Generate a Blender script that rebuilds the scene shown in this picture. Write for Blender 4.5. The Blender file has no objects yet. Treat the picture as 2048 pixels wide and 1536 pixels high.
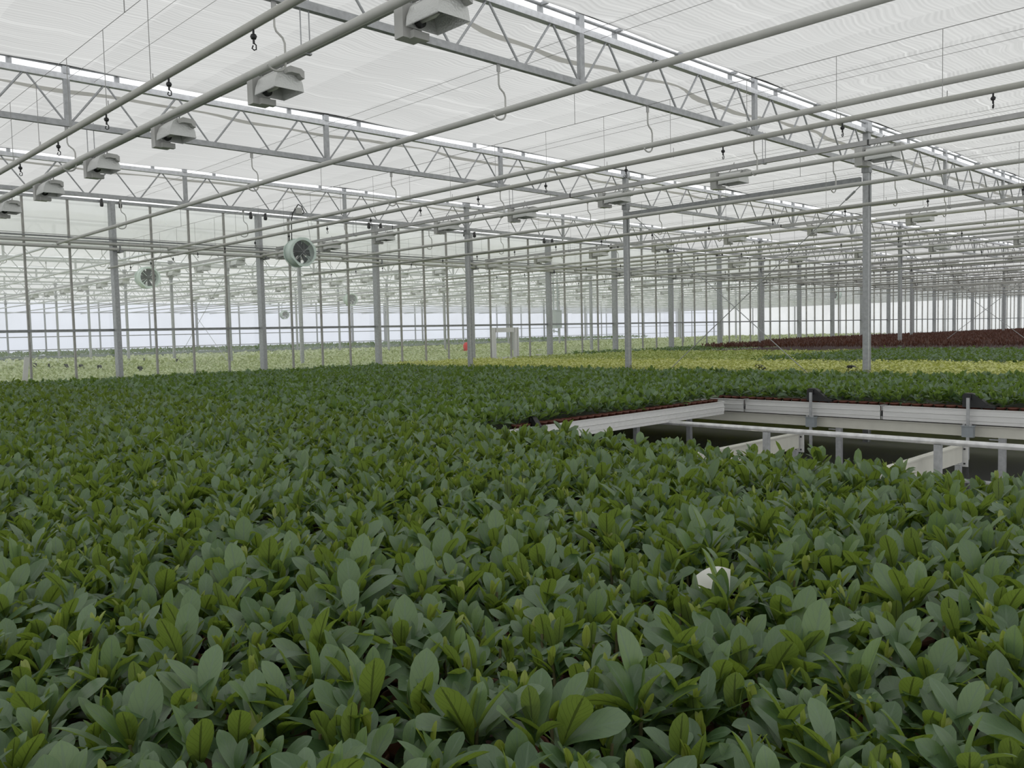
import bpy, math, random
import numpy as np
from mathutils import Vector, Matrix
random.seed(7); rng = np.random.default_rng(7)
SC = bpy.context.scene
COL = SC.collection
H = 1.75                      # eye height above the floor
# ---------------------------------------------------------------- camera
YAW, PITCH, ROLL, FPX = 0.801862504922504, -0.059169103730110, -0.023673721512160, 1691.698
cy, sy = math.cos(YAW), math.sin(YAW)
FW = Vector((math.cos(PITCH)*cy, math.cos(PITCH)*sy, math.sin(PITCH)))
RT0 = Vector((sy, -cy, 0)); UP0 = RT0.cross(FW)
c_, s_ = math.cos(ROLL), math.sin(ROLL)
RT = c_*RT0 + s_*UP0; UP = -s_*RT0 + c_*UP0
cam = bpy.data.cameras.new('camera'); cam.sensor_width = 36; cam.lens = FPX/2048*36; cam.clip_end = 500; cam.clip_start = .02
co = bpy.data.objects.new('camera', cam); COL.objects.link(co)
co.matrix_world = Matrix(((RT.x, UP.x, -FW.x, 0), (RT.y, UP.y, -FW.y, 0), (RT.z, UP.z, -FW.z, H), (0, 0, 0, 1)))
SC.camera = co
def project(x, y, z):
    v = Vector((x, y, z-H)); d = v.dot(FW)
    return (1024+FPX*v.dot(RT)/d, 768-FPX*v.dot(UP)/d, d) if d > .05 else (-9999, -9999, d)
# ---------------------------------------------------------------- layout (metres)
XC, S, Y1, DY = 12.651, 3.2, 5.413, 4.5     # first column line, post bay, nearest truss, truss spacing
ZT, ZB = 2.862+H, 2.3645+H                   # truss chords
YW = 18.056                                  # glass partition
ZR = .2716+H                                 # mid rail of the partition
ZC = ZT+.07                                  # shade cloth
Y2 = 21.75                                   # first truss beyond the partition
YF, XE = 58.0, 92.0                          # far gable and end wall
CAN = 1.10                                   # plant canopy height
RIM = .90
PX0, PDX = 3.05, 6.4/3                       # heating pipes
# ---------------------------------------------------------------- materials
def mat(name):
    m = bpy.data.materials.new(name); m.use_nodes = True
    nt = m.node_tree; nt.nodes.clear()
    out = nt.nodes.new('ShaderNodeOutputMaterial')
    return m, nt, out
def N(nt, t, **kw):
    n = nt.nodes.new(t)
    for k, v in kw.items():
        if k.startswith('i_'):
            key = k[2:]
            n.inputs[int(key) if key.isdigit() else key].default_value = v
        else: setattr(n, k, v)
    return n
def math_(nt, op, a, b=None, c=None):
    n = nt.nodes.new('ShaderNodeMath'); n.operation = op
    for i, v in enumerate((a, b, c)):
        if v is None: continue
        if isinstance(v, (int, float)): n.inputs[i].default_value = v
        else: nt.links.new(v, n.inputs[i])
    return n.outputs[0]
def mixc(nt, f, a, b, blend='MIX'):
    n = nt.nodes.new('ShaderNodeMix'); n.data_type = 'RGBA'; n.blend_type = blend
    for i, v in ((0, f), (6, a), (7, b)):
        if isinstance(v, (int, float)): n.inputs[i].default_value = v
        elif isinstance(v, tuple): n.inputs[i].default_value = (*v, 1)
        else: nt.links.new(v, n.inputs[i])
    return n.outputs[2]
def simple(name, col, rough=.5, metal=0., var=.08, scale=30., spec=.5, stretch=None):
    m, nt, out = mat(name)
    b = N(nt, 'ShaderNodeBsdfPrincipled'); b.inputs['Roughness'].default_value = rough
    b.inputs['Metallic'].default_value = metal; b.inputs['Specular IOR Level'].default_value = spec
    tc = N(nt, 'ShaderNodeTexCoord'); nz = N(nt, 'ShaderNodeTexNoise', i_Scale=scale, i_Detail=4.)
    if stretch:
        mp = N(nt, 'ShaderNodeMapping'); mp.inputs['Scale'].default_value = stretch
        nt.links.new(tc.outputs['Object'], mp.inputs[0]); nt.links.new(mp.outputs[0], nz.inputs[0])
    else: nt.links.new(tc.outputs['Object'], nz.inputs[0])
    lo = tuple(max(0, x*(1-var*2)) for x in col); hi = tuple(min(1, x*(1+var*2)) for x in col)
    nt.links.new(mixc(nt, nz.outputs[0], lo, hi), b.inputs['Base Color'])
    nt.links.new(b.outputs[0], out.inputs[0])
    return m
M = {}
M['galv'] = simple('galvanised_steel', (.40, .41, .42), .48, .35, .18, 22)
M['galv_slot_lit'] = simple('slot_lit_galvanised_steel', (.66, .67, .69), .42, .25, .15, 25)  # roof-slot light on the top chords put into this paler steel
M['painted_haze_steel'] = simple('steel_with_haze_colour', (.66, .68, .68), .6, 0, .05, 10)  # distance haze put into the colour of the far trusses and pipes
M['galv_dark'] = simple('weathered_galvanised_steel', (.27, .28, .285), .55, .3, .22, 18)
M['pipe'] = simple('pale_coated_pipe', (.52, .52, .49), .4, 0, .05, 8)
M['wpipe'] = simple('grey_irrigation_pipe', (.42, .42, .38), .45, 0, .06, 8)
M['rail'] = simple('grey_rail_metal', (.43, .43, .425), .5, .2, .1, 14)
M['lamp_grey'] = simple('light_grey_lamp_housing', (.50, .50, .48), .42, 0, .04, 12)
M['alu'] = simple('brushed_aluminium', (.74, .74, .73), .42, .25, .08, 20, stretch=(1, .1, 4))
M['cream'] = simple('cream_profile', (.62, .61, .54), .5, .05, .05, 9)
M['tube'] = simple('bright_tube', (.72, .72, .72), .3, .7, .2, 16)
M['black'] = simple('black_plastic', (.012, .012, .013), .5, 0, .1, 20)
M['dark'] = simple('dark_steel', (.05, .05, .05), .6, .2, .2, 20)
M['mint'] = simple('mint_green_paint', (.70, .82, .75), .45, 0, .05, 10)
M['mint_dark'] = simple('dark_fan_metal', (.06, .07, .065), .5, .2, .1, 10)
M['wire'] = simple('steel_wire', (.34, .34, .33), .5, .2, .1, 40)
M['terra'] = simple('terracotta_plastic', (.14, .046, .03), .6, 0, .15, 25)
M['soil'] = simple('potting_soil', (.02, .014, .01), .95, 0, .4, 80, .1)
M['stem'] = simple('woody_stem', (.10, .09, .04), .7, 0, .2, 60)
M['white'] = simple('white_plastic', (.72, .72, .67), .5, 0, .03, 10)
M['red'] = simple('red_plastic', (.75, .05, .05), .45, 0, .05, 10)
M['clamp'] = simple('blue_grey_clamp', (.27, .30, .32), .5, .2, .08, 20)
M['bar'] = simple('stained_glazing_bar', (.36, .355, .33), .55, .15, .2, 9)
M['cabinet'] = simple('grey_green_cabinet', (.42, .47, .46), .5, 0, .05, 6)

def leafmat(name, top0, top1, under, trans, young, rough=.5, tmix=.38, spec=.5):
    m, nt, out = mat(name)
    uv = N(nt, 'ShaderNodeUVMap'); sp = N(nt, 'ShaderNodeSeparateXYZ'); nt.links.new(uv.outputs[0], sp.inputs[0])
    at = N(nt, 'ShaderNodeAttribute', attribute_name='tint')
    t = at.outputs['Fac']
    au = math_(nt, 'ABSOLUTE', math_(nt, 'SUBTRACT', sp.outputs[0], .5))
    mid = math_(nt, 'LESS_THAN', au, .045)
    sv = math_(nt, 'FRACT', math_(nt, 'SUBTRACT', math_(nt, 'MULTIPLY', sp.outputs[1], 8.), math_(nt, 'MULTIPLY', au, 5.)))
    side = math_(nt, 'MULTIPLY', math_(nt, 'LESS_THAN', sv, .14), .45)
    vein = math_(nt, 'MAXIMUM', mid, side)
    isy = math_(nt, 'GREATER_THAN', t, 1.)
    tf = math_(nt, 'FRACT', t)
    tc = N(nt, 'ShaderNodeTexCoord'); nz = N(nt, 'ShaderNodeTexNoise', i_Scale=60., i_Detail=3.)
    nt.links.new(tc.outputs['Object'], nz.inputs[0])
    top = mixc(nt, tf, top0, top1)
    top = mixc(nt, math_(nt, 'MULTIPLY', nz.outputs[0], .35), top, tuple(x*.55 for x in top0))
    top = mixc(nt, math_(nt, 'MULTIPLY', mid, .25), top, tuple(x*1.25 for x in top1))
    und = mixc(nt, tf, under, tuple(x*.7 for x in under))
    und = mixc(nt, math_(nt, 'MULTIPLY', vein, .75), und, tuple(x*.3 for x in under))
    geo = N(nt, 'ShaderNodeNewGeometry')
    base = mixc(nt, geo.outputs['Backfacing'], top, und)
    base = mixc(nt, math_(nt, 'MULTIPLY', isy, .8), base, young)
    tr = mixc(nt, math_(nt, 'MULTIPLY', vein, .8), trans, tuple(x*.2 for x in trans))
    b = N(nt, 'ShaderNodeBsdfPrincipled'); b.inputs['Specular IOR Level'].default_value = spec
    rr = math_(nt, 'ADD', rough, math_(nt, 'MULTIPLY', geo.outputs['Backfacing'], .2))
    nt.links.new(rr, b.inputs['Roughness']); nt.links.new(base, b.inputs['Base Color'])
    tl = N(nt, 'ShaderNodeBsdfTranslucent'); nt.links.new(tr, tl.inputs[0])
    mx = N(nt, 'ShaderNodeMixShader'); mx.inputs[0].default_value = tmix
    nt.links.new(b.outputs[0], mx.inputs[1]); nt.links.new(tl.outputs[0], mx.inputs[2])
    nt.links.new(mx.outputs[0], out.inputs[0])
    return m
M['leaf'] = leafmat('leathery_green_leaf', (.046, .112, .036), (.185, .285, .155), (.12, .18, .036), (.25, .37, .04), (.36, .42, .06), rough=.42, spec=.75)
M['leaf_mid'] = leafmat('mid_green_leaf', (.042, .105, .036), (.20, .31, .17), (.10, .17, .04), (.23, .37, .045), (.36, .45, .1), rough=.42, spec=.8)
M['leaf_yellow'] = leafmat('yellow_green_leaf', (.56, .60, .16), (.78, .80, .36), (.6, .64, .2), (.65, .7, .16), (.8, .8, .3), tmix=.3)
M['leaf_lime'] = leafmat('lime_leaf', (.32, .42, .10), (.66, .70, .28), (.4, .48, .12), (.48, .55, .12), (.7, .7, .25), tmix=.3)
M['leaf_maroon'] = leafmat('maroon_leaf', (.075, .032, .026), (.17, .085, .06), (.13, .06, .045), (.17, .06, .035), (.14, .06, .04), tmix=.25, spec=.3)
M['leaf_pale'] = leafmat('pale_green_leaf', (.52, .60, .32), (.76, .80, .50), (.55, .62, .32), (.56, .64, .28), (.75, .8, .35), tmix=.3)

# concrete floor
m, nt, out = mat('concrete_floor'); M['floor'] = m
b = N(nt, 'ShaderNodeBsdfPrincipled', i_Roughness=.6); tc = N(nt, 'ShaderNodeTexCoord'); nz = N(nt, 'ShaderNodeTexNoise', i_Scale=.7, i_Detail=6.)
nt.links.new(tc.outputs['Object'], nz.inputs[0]); nt.links.new(mixc(nt, nz.outputs[0], (.36, .36, .35), (.58, .58, .56)), b.inputs[0]); nt.links.new(b.outputs[0], out.inputs[0])

# shade cloth: woven strips, fine crosswise folds drawn as light and dark colour
m, nt, out = mat('white_shade_cloth'); M['cloth'] = m
tc = N(nt, 'ShaderNodeTexCoord'); sp = N(nt, 'ShaderNodeSeparateXYZ'); nt.links.new(tc.outputs['Object'], sp.inputs[0])
X, Y = sp.outputs[0], sp.outputs[1]
fr = math_(nt, 'FRACT', math_(nt, 'DIVIDE', X, .533))
sag = math_(nt, 'MULTIPLY', math_(nt, 'POWER', math_(nt, 'SUBTRACT', fr, .5), 2.), .14)
n1 = N(nt, 'ShaderNodeTexNoise', i_Scale=1.1, i_Detail=2.); nt.links.new(tc.outputs['Object'], n1.inputs[0])
yy = math_(nt, 'ADD', math_(nt, 'ADD', Y, sag), math_(nt, 'MULTIPLY', n1.outputs[0], .3))
mp = N(nt, 'ShaderNodeCombineXYZ'); nt.links.new(math_(nt, 'MULTIPLY', X, .35), mp.inputs[0]); nt.links.new(math_(nt, 'MULTIPLY', yy, 34.), mp.inputs[1])
n2 = N(nt, 'ShaderNodeTexNoise', i_Scale=1., i_Detail=2., i_Roughness=.6); nt.links.new(mp.outputs[0], n2.inputs[0])
wv = math_(nt, 'SINE', math_(nt, 'MULTIPLY', yy, 2*math.pi/.055))
folds = math_(nt, 'ADD', math_(nt, 'MULTIPLY', math_(nt, 'SUBTRACT', n2.outputs[0], .5), .30), math_(nt, 'MULTIPLY', wv, .045))
band = math_(nt, 'MULTIPLY', math_(nt, 'SUBTRACT', math_(nt, 'FRACT', math_(nt, 'DIVIDE', X, 1.066)), .5), .055)
n3 = N(nt, 'ShaderNodeTexNoise', i_Scale=.25, i_Detail=2.); nt.links.new(tc.outputs['Object'], n3.inputs[0])
big = math_(nt, 'MULTIPLY', math_(nt, 'SUBTRACT', n3.outputs[0], .5), .12)
mp4 = N(nt, 'ShaderNodeCombineXYZ'); nt.links.new(math_(nt, 'MULTIPLY', X, .22), mp4.inputs[0]); nt.links.new(math_(nt, 'MULTIPLY', yy, 11.), mp4.inputs[1])
n4 = N(nt, 'ShaderNodeTexNoise', i_Scale=1., i_Detail=1.); nt.links.new(mp4.outputs[0], n4.inputs[0])
streak = math_(nt, 'MULTIPLY', math_(nt, 'GREATER_THAN', n4.outputs[0], .66), .10)
val = math_(nt, 'ADD', math_(nt, 'ADD', math_(nt, 'ADD', .695, folds), math_(nt, 'ADD', band, big)), streak)
cc = N(nt, 'ShaderNodeCombineColor')
nt.links.new(val, cc.inputs[0]); nt.links.new(math_(nt, 'MULTIPLY', val, .995), cc.inputs[1]); nt.links.new(math_(nt, 'MULTIPLY', val, .965), cc.inputs[2])
tl = N(nt, 'ShaderNodeBsdfTranslucent'); nt.links.new(cc.outputs[0], tl.inputs[0])
df = N(nt, 'ShaderNodeBsdfDiffuse'); df.inputs[0].default_value = (.6, .6, .58, 1)
mx = N(nt, 'ShaderNodeMixShader', i_0=.28); nt.links.new(tl.outputs[0], mx.inputs[1]); nt.links.new(df.outputs[0], mx.inputs[2]); nt.links.new(mx.outputs[0], out.inputs[0])

mc2 = M['cloth'].copy(); mc2.name = 'brightened_shade_cloth'; M['cloth2'] = mc2  # cloth copy with transmission raised to brighten the house beyond the glass
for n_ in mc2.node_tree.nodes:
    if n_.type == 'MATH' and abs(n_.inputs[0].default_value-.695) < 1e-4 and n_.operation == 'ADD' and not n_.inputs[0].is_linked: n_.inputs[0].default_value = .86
m, nt, out = mat('cloth_hem'); M['hem'] = m
tl = N(nt, 'ShaderNodeBsdfTranslucent'); tl.inputs[0].default_value = (.72, .71, .67, 1)
df = N(nt, 'ShaderNodeBsdfDiffuse'); df.inputs[0].default_value = (.55, .54, .5, 1)
mx = N(nt, 'ShaderNodeMixShader', i_0=.45); nt.links.new(tl.outputs[0], mx.inputs[1]); nt.links.new(df.outputs[0], mx.inputs[2]); nt.links.new(mx.outputs[0], out.inputs[0])

def glassmat(name, haze, patch, tint):
    m, nt, out = mat(name)
    tr = N(nt, 'ShaderNodeBsdfTransparent'); tr.inputs[0].default_value = (*tint, 1)
    df = N(nt, 'ShaderNodeBsdfDiffuse'); df.inputs[0].default_value = (.9, .92, .92, 1)
    tl = N(nt, 'ShaderNodeBsdfTranslucent'); tl.inputs[0].default_value = (.95, .96, .96, 1)
    hz = N(nt, 'ShaderNodeMixShader', i_0=.5); nt.links.new(df.outputs[0], hz.inputs[1]); nt.links.new(tl.outputs[0], hz.inputs[2])
    tc = N(nt, 'ShaderNodeTexCoord'); nz = N(nt, 'ShaderNodeTexNoise', i_Scale=.8, i_Detail=5.); nt.links.new(tc.outputs['Object'], nz.inputs[0])
    lw = N(nt, 'ShaderNodeLayerWeight', i_Blend=.5)
    f = math_(nt, 'ADD', haze, math_(nt, 'MULTIPLY', math_(nt, 'SUBTRACT', nz.outputs[0], .5), patch))
    f = math_(nt, 'ADD', f, math_(nt, 'MULTIPLY', math_(nt, 'POWER', lw.outputs['Facing'], 3.), .12))
    fc = N(nt, 'ShaderNodeClamp', i_Min=.03, i_Max=.9); nt.links.new(f, fc.inputs[0])
    mx = N(nt, 'ShaderNodeMixShader'); nt.links.new(fc.outputs[0], mx.inputs[0]); nt.links.new(tr.outputs[0], mx.inputs[1]); nt.links.new(hz.outputs[0], mx.inputs[2])
    gl = N(nt, 'ShaderNodeBsdfGlossy', i_Roughness=.04); gl.inputs[0].default_value = (1, 1, 1, 1)
    mg = N(nt, 'ShaderNodeMixShader', i_0=.05); nt.links.new(mx.outputs[0], mg.inputs[1]); nt.links.new(gl.outputs[0], mg.inputs[2])
    nt.links.new(mg.outputs[0], out.inputs[0]); return m
M['glass_up'] = glassmat('hazy_upper_glass', .18, .5, (.97, .985, .975))
M['glass_lo'] = glassmat('clear_lower_glass', .08, .25, (.96, .98, .975))

m, nt, out = mat('gable_screen'); M['screen'] = m
tl = N(nt, 'ShaderNodeBsdfTranslucent'); df = N(nt, 'ShaderNodeBsdfDiffuse'); tr = N(nt, 'ShaderNodeBsdfTransparent')
tc = N(nt, 'ShaderNodeTexCoord'); sp = N(nt, 'ShaderNodeSeparateXYZ'); nt.links.new(tc.outputs['Object'], sp.inputs[0])
fz = math_(nt, 'FRACT', math_(nt, 'MULTIPLY', sp.outputs[2], 3.1)); sb = math_(nt, 'LESS_THAN', fz, .12)
cl = mixc(nt, sb, (.96, .96, .95), (.80, .80, .79)); nt.links.new(cl, tl.inputs[0]); nt.links.new(cl, df.inputs[0])
mx = N(nt, 'ShaderNodeMixShader', i_0=.25); nt.links.new(tl.outputs[0], mx.inputs[1]); nt.links.new(df.outputs[0], mx.inputs[2])
m2 = N(nt, 'ShaderNodeMixShader', i_0=.12); nt.links.new(mx.outputs[0], m2.inputs[1]); nt.links.new(tr.outputs[0], m2.inputs[2]); nt.links.new(m2.outputs[0], out.inputs[0])

def backlit(name, col, tint=(.9, .92, 1)):
    m, nt, out = mat(name)
    tl = N(nt, 'ShaderNodeBsdfTranslucent'); tl.inputs[0].default_value = (*col, 1)
    df = N(nt, 'ShaderNodeBsdfDiffuse'); df.inputs[0].default_value = (*[x*.8 for x in col], 1)
    mx = N(nt, 'ShaderNodeMixShader', i_0=.15); nt.links.new(tl.outputs[0], mx.inputs[1]); nt.links.new(df.outputs[0], mx.inputs[2]); nt.links.new(mx.outputs[0], out.inputs[0]); return m
M['far_film'] = backlit('bluish_gable_film', (.88, .90, .99))
M['white_film'] = backlit('white_wall_film', (.97, .97, .97))

# ---------------------------------------------------------------- mesh helpers
class MB:
    def __init__(s): s.v, s.f, s.sm = [], [], []
    def add(s, vs, fs, smooth=False):
        o = len(s.v); s.v += [tuple(v) for v in vs]; s.f += [tuple(i+o for i in f) for f in fs]; s.sm += [smooth]*len(fs); return s
    def box(s, c, d, rot=None):
        x, y, z = d[0]/2, d[1]/2, d[2]/2
        vs = [Vector(p) for p in ((-x,-y,-z),(x,-y,-z),(x,y,-z),(-x,y,-z),(-x,-y,z),(x,-y,z),(x,y,z),(-x,y,z))]
        if rot is not None: vs = [rot @ v for v in vs]
        return s.add([v+Vector(c) for v in vs], [(0,3,2,1),(4,5,6,7),(0,1,5,4),(1,2,6,5),(2,3,7,6),(3,0,4,7)])
    def bar(s, a, b, w, h, up=(0, 0, 1)):
        a, b = Vector(a), Vector(b); d = (b-a); L = d.length; d.normalize()
        u = Vector(up)
        if abs(d.dot(u)) > .99: u = Vector((0, 1, 0))
        r = d.cross(u).normalized(); u = r.cross(d)
        return s.box((a+b)/2, (w, L, h), Matrix((r, d, u)).transposed())
    def tube(s, pts, r, n=8, cap=True):
        pts = [Vector(p) for p in pts]; rings = []; m = len(pts)
        prev = None
        for i, p in enumerate(pts):
            d = (pts[min(i+1, m-1)]-pts[max(i-1, 0)]).normalized()
            if prev is None:
                u = Vector((0, 0, 1)) if abs(d.z) < .9 else Vector((1, 0, 0))
                u = (u-d*u.dot(d)).normalized()
            else: u = (prev-d*prev.dot(d)).normalized()
            prev = u; w = d.cross(u); rr = r[i] if isinstance(r, (list, tuple)) else r
            rings.append([p+(u*math.cos(2*math.pi*k/n)+w*math.sin(2*math.pi*k/n))*rr for k in range(n)])
        vs = [v for ring in rings for v in ring]; fs = []
        for i in range(m-1):
            for k in range(n): fs.append((i*n+k, i*n+(k+1) % n, (i+1)*n+(k+1) % n, (i+1)*n+k))
        s.add(vs, fs, True)
        if cap: s.add(rings[0], [tuple(range(n))[::-1]]); s.add(rings[-1], [tuple(range(n))])
        return s
    def lathe(s, prof, c=(0, 0, 0), axis='z', n=16, smooth=True):
        vs, fs = [], []
        for r, h in prof:
            for k in range(n):
                a = 2*math.pi*k/n; x, y = r*math.cos(a), r*math.sin(a)
                p = (x, y, h) if axis == 'z' else ((x, h, y) if axis == 'y' else (h, x, y))
                vs.append((p[0]+c[0], p[1]+c[1], p[2]+c[2]))
        for i in range(len(prof)-1):
            for k in range(n): fs.append((i*n+k, i*n+(k+1) % n, (i+1)*n+(k+1) % n, (i+1)*n+k))
        return s.add(vs, fs, smooth)
    def prism(s, poly, a, b, axis='y'):
        def P(p, t): return (p[0], t, p[1]) if axis == 'y' else ((t, p[0], p[1]) if axis == 'x' else (p[0], p[1], t))
        n = len(poly); vs = [P(p, a) for p in poly]+[P(p, b) for p in poly]
        fs = [(k, (k+1) % n, (k+1) % n+n, k+n) for k in range(n)]+[tuple(range(n))[::-1], tuple(range(n, 2*n))]
        return s.add(vs, fs)
    def quad(s, a, b, c, d): return s.add([a, b, c, d], [(0, 1, 2, 3)])
    def mesh(s, name, m):
        me = bpy.data.meshes.new(name); me.from_pydata(s.v, [], s.f); me.polygons.foreach_set('use_smooth', s.sm)
        me.materials.append(M[m] if isinstance(m, str) else m); me.update(); return me
    def build(s, name, m, parent=None, loc=None):
        o = bpy.data.objects.new(name, s.mesh(name, m)); COL.objects.link(o)
        if parent is not None: o.parent = parent
        if loc is not None: o.location = loc
        return o
def tag(o, label, cat, group=None, kind=None):
    o['label'] = label; o['category'] = cat
    if group: o['group'] = group
    if kind: o['kind'] = kind
    return o
def empty(name, loc=(0, 0, 0), rz=0):
    o = bpy.data.objects.new(name, None); COL.objects.link(o); o.location = loc; o.rotation_euler = (0, 0, rz); o.empty_display_size = .1
    return o
KIDS = {}
def part(root, name, mb, m, parent=None, label=None):
    o = mb.build(name, m, parent if parent is not None else root)
    KIDS.setdefault((parent if parent is not None else root).name, []).append(o)
    if label: o['label'] = label
    return o
def dup(root, loc, rz=None):
    r = root.copy(); COL.objects.link(r); r.location = loc
    if rz is not None: r.rotation_euler = (0, 0, rz)
    for ch in KIDS.get(root.name, []):
        c = ch.copy(); COL.objects.link(c); c.parent = r
        for g in KIDS.get(ch.name, []):
            d = g.copy(); COL.objects.link(d); d.parent = c
    return r
def made(proto, used, loc, rz=None):
    """first use moves the source itself, later uses copy it"""
    if not used:
        used.append(1); proto.location = loc
        if rz is not None: proto.rotation_euler = (0, 0, rz)
        return proto
    return dup(proto, loc, rz)
ORD = ['', 'first', 'second', 'third', 'fourth', 'fifth', 'sixth', 'seventh', 'eighth', 'ninth', 'tenth', 'eleventh', 'twelfth', 'thirteenth', 'fourteenth', 'fifteenth', 'sixteenth', 'seventeenth', 'eighteenth', 'nineteenth', 'twentieth']
def nth(n):
    if n <= 20: return ORD[n]
    tens = {2: 'twenty', 3: 'thirty', 4: 'forty', 5: 'fifty', 6: 'sixty', 7: 'seventy', 8: 'eighty', 9: 'ninety'}
    if n % 10: return tens[n//10]+'-'+ORD[n % 10]
    return tens[n//10][:-1]+'ieth'
TR = ['nearest truss', 'second truss back', 'third truss back']

# ================================================================= SETTING
o = MB().quad((-14, -12, 0), (XE+4, -12, 0), (XE+4, YF+4, 0), (-14, YF+4, 0)).build('floor', 'floor'); tag(o, 'grey concrete greenhouse floor below the benches', 'floor', kind='structure')
# ceiling: one shade cloth per truss bay, a bright slot of open roof left along each truss
bays = [(Y1-DY*3-.0, 'behind the viewer, third bay'), (Y1-DY*2, 'behind the viewer, second bay'), (Y1-DY, 'above the viewer, before the nearest truss'), (Y1, 'between the nearest and second truss'), (Y1+DY, 'between the second and third truss'), (Y1+2*DY, 'between the third truss and the glass wall'), (YW, 'just beyond the glass wall')]
names2 = ['first', 'second', 'third', 'fourth', 'fifth', 'sixth', 'seventh', 'eighth', 'ninth']
bays += [(Y2+DY*k, f'behind the {names2[k]} truss beyond the glass wall') for k in range(9)]
ys = [b_[0] for b_ in bays]
for k, (y0, where) in enumerate(bays):
    y1 = ys[k+1] if k+1 < len(ys) else YF+.3
    gap_ = {3: .2, 4: .14, 5: .05}.get(k, .2 if k < 3 else .12)
    ya, yb = y0+(2.2 if y0 == YW else .04), y1-gap_  # wide roof opening added behind the partition to light the upper screen
    xs = np.arange(-13, XE+1.01, .4); yv = np.linspace(ya, yb, 13)
    gx, gy = np.meshgrid(xs, yv, indexing='ij')
    fx = ((gx-6.25) % 3.2)/3.2
    gz = ZC - .035*np.sin(np.pi*fx) + .008*np.sin(gy*9+gx*1.3)
    gz += -.02*np.exp(-((gy-ya)/.15)**2)*(1+np.sin(gx*5))
    vs = np.stack([gx, gy, gz], -1).reshape(-1, 3); ny = len(yv); fs = [(i*ny+j, (i+1)*ny+j, (i+1)*ny+j+1, i*ny+j+1) for i in range(len(xs)-1) for j in range(ny-1)]
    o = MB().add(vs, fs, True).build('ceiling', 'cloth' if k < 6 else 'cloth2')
    tag(o, f'white woven shade cloth ceiling {where}', 'ceiling', kind='structure')
    MB().box(((XE-13)/2, yb+.008, ZC-.004), (XE+13, .016, .016)).build('edge_profile', 'dark' if k < 6 else 'galv', o)
    if 3 <= k <= 5:
        mb = MB(); xs2 = np.arange(-2, 60, .18); vs = []
        for i, x in enumerate(xs2):
            w = .02*math.sin(x*2.1)+.02*math.sin(x*5.3+k); hgt = .035+.02*math.sin(x*3.1+k)
            yh = y0+.62+.07*math.sin(x*1.7+k)+w
            vs += [(x, yh, ZC-.03), (x, yh+.045+w, ZC-.04-hgt*.4)]
        mb.add(vs, [(2*i, 2*i+2, 2*i+3, 2*i+1) for i in range(len(xs2)-1)], True)
        h = mb.build('hem', 'hem', o); h['label'] = 'wavy grey hem of the cloth'
# outer walls
o = MB().quad((-14, YF, 0), (XE, YF, 0), (XE, YF, 4.4), (-14, YF, 4.4)).build('wall_far', 'far_film'); tag(o, 'pale bluish backlit end wall far beyond the glass', 'wall', kind='structure')
wf = o
mb = MB()
for z in (1.45, 2.25, 2.55, 3.75): mb.bar((-14, YF-.08, z), (XE, YF-.08, z), .06, .06)
mb.build('rail', 'galv', wf)
for i in range(int((XE)/3.2)): MB().bar((6.25+3.2*i-6.4, YF-.1, 0), (6.25+3.2*i-6.4, YF-.1, 4.5), .08, .1).build('post', 'galv', wf)
o = MB().quad((-14, YF, 4.4), (XE, YF, 4.4), (XE, YF, 4.8), (-14, YF, 4.8)).build('header', 'white_film', wf)
o = MB().quad((XE, -12, 0), (XE, YF, 0), (XE, YF, 4.8), (XE, -12, 4.8)).build('wall_end', 'white_film'); tag(o, 'bright white end wall at the far right of the greenhouse', 'wall', kind='structure')
o = MB().quad((-14, -12, 0), (-14, YF, 0), (-14, YF, 4.8), (-14, -12, 4.8)).build('wall_left', 'white_film'); tag(o, 'white side wall left of the viewer', 'wall', kind='structure')
o = MB().quad((-14, -12, 0), (XE, -12, 0), (XE, -12, 4.8), (-14, -12, 4.8)).build('wall_back', 'white_film'); tag(o, 'white wall behind the viewer', 'wall', kind='structure')
# glass partition
wall = empty('wall_glass', (0, YW, 0)); tag(wall, 'long glass partition wall of steel posts and hazy panes', 'wall', kind='structure')
NW = 26; XW0 = 6.2512-3*3.2
for n in range(NW):
    x = XW0+3.2*n
    p = part(wall, 'post', MB().box((x, -.09, 2.30), (.095, .17, 4.60)).box((x-.04, -.18, 2.3), (.012, .02, 4.6)), 'galv')
    for sx in (-.19, .17):
        if n < 16: part(wall, 'roller', MB().lathe([(0, -.02), (.05, -.02), (.05, .02), (0, .02)], (x+sx, -.12, 4.53), 'x', 12).box((x+sx, -.12, 4.59), (.03, .06, .1)), 'dark', parent=p)
    for j in (1, 2, 3):
        part(wall, 'glazing_bar', MB().box((x+.8*j, -.02, 2.30), (.036, .05, 4.60)), 'bar')
    part(wall, 'upper_pane', MB().quad((x+.03, .01, ZR+.02), (x+3.17, .01, ZR+.02), (x+3.17, .01, 4.60), (x+.03, .01, 4.60)), 'glass_up')
    part(wall, 'lower_pane', MB().quad((x+.03, .01, .5), (x+3.17, .01, .5), (x+3.17, .01, ZR-.02), (x+.03, .01, ZR-.02)), 'glass_lo')
L = XW0+3.2*NW
part(wall, 'middle_rail', MB().box(((XW0+L)/2, -.03, ZR), (L-XW0, .06, .045)), 'galv_dark')
part(wall, 'top_rail', MB().box(((XW0+L)/2, -.03, 4.60), (L-XW0, .08, .05)), 'galv')
part(wall, 'base_wall', MB().box(((XW0+L)/2, .02, .25), (L-XW0, .1, .5)), 'floor')
part(wall, 'purlin', MB().box(((XW0+L)/2, .08, ZR+1.78), (L-XW0, .05, .04)), 'galv')
part(wall, 'upper_screen', MB().quad((XW0, .14, ZR+1.70), (L, .14, ZR+1.70), (L, .14, 4.66), (XW0, .14, 4.66)), 'screen')
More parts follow.
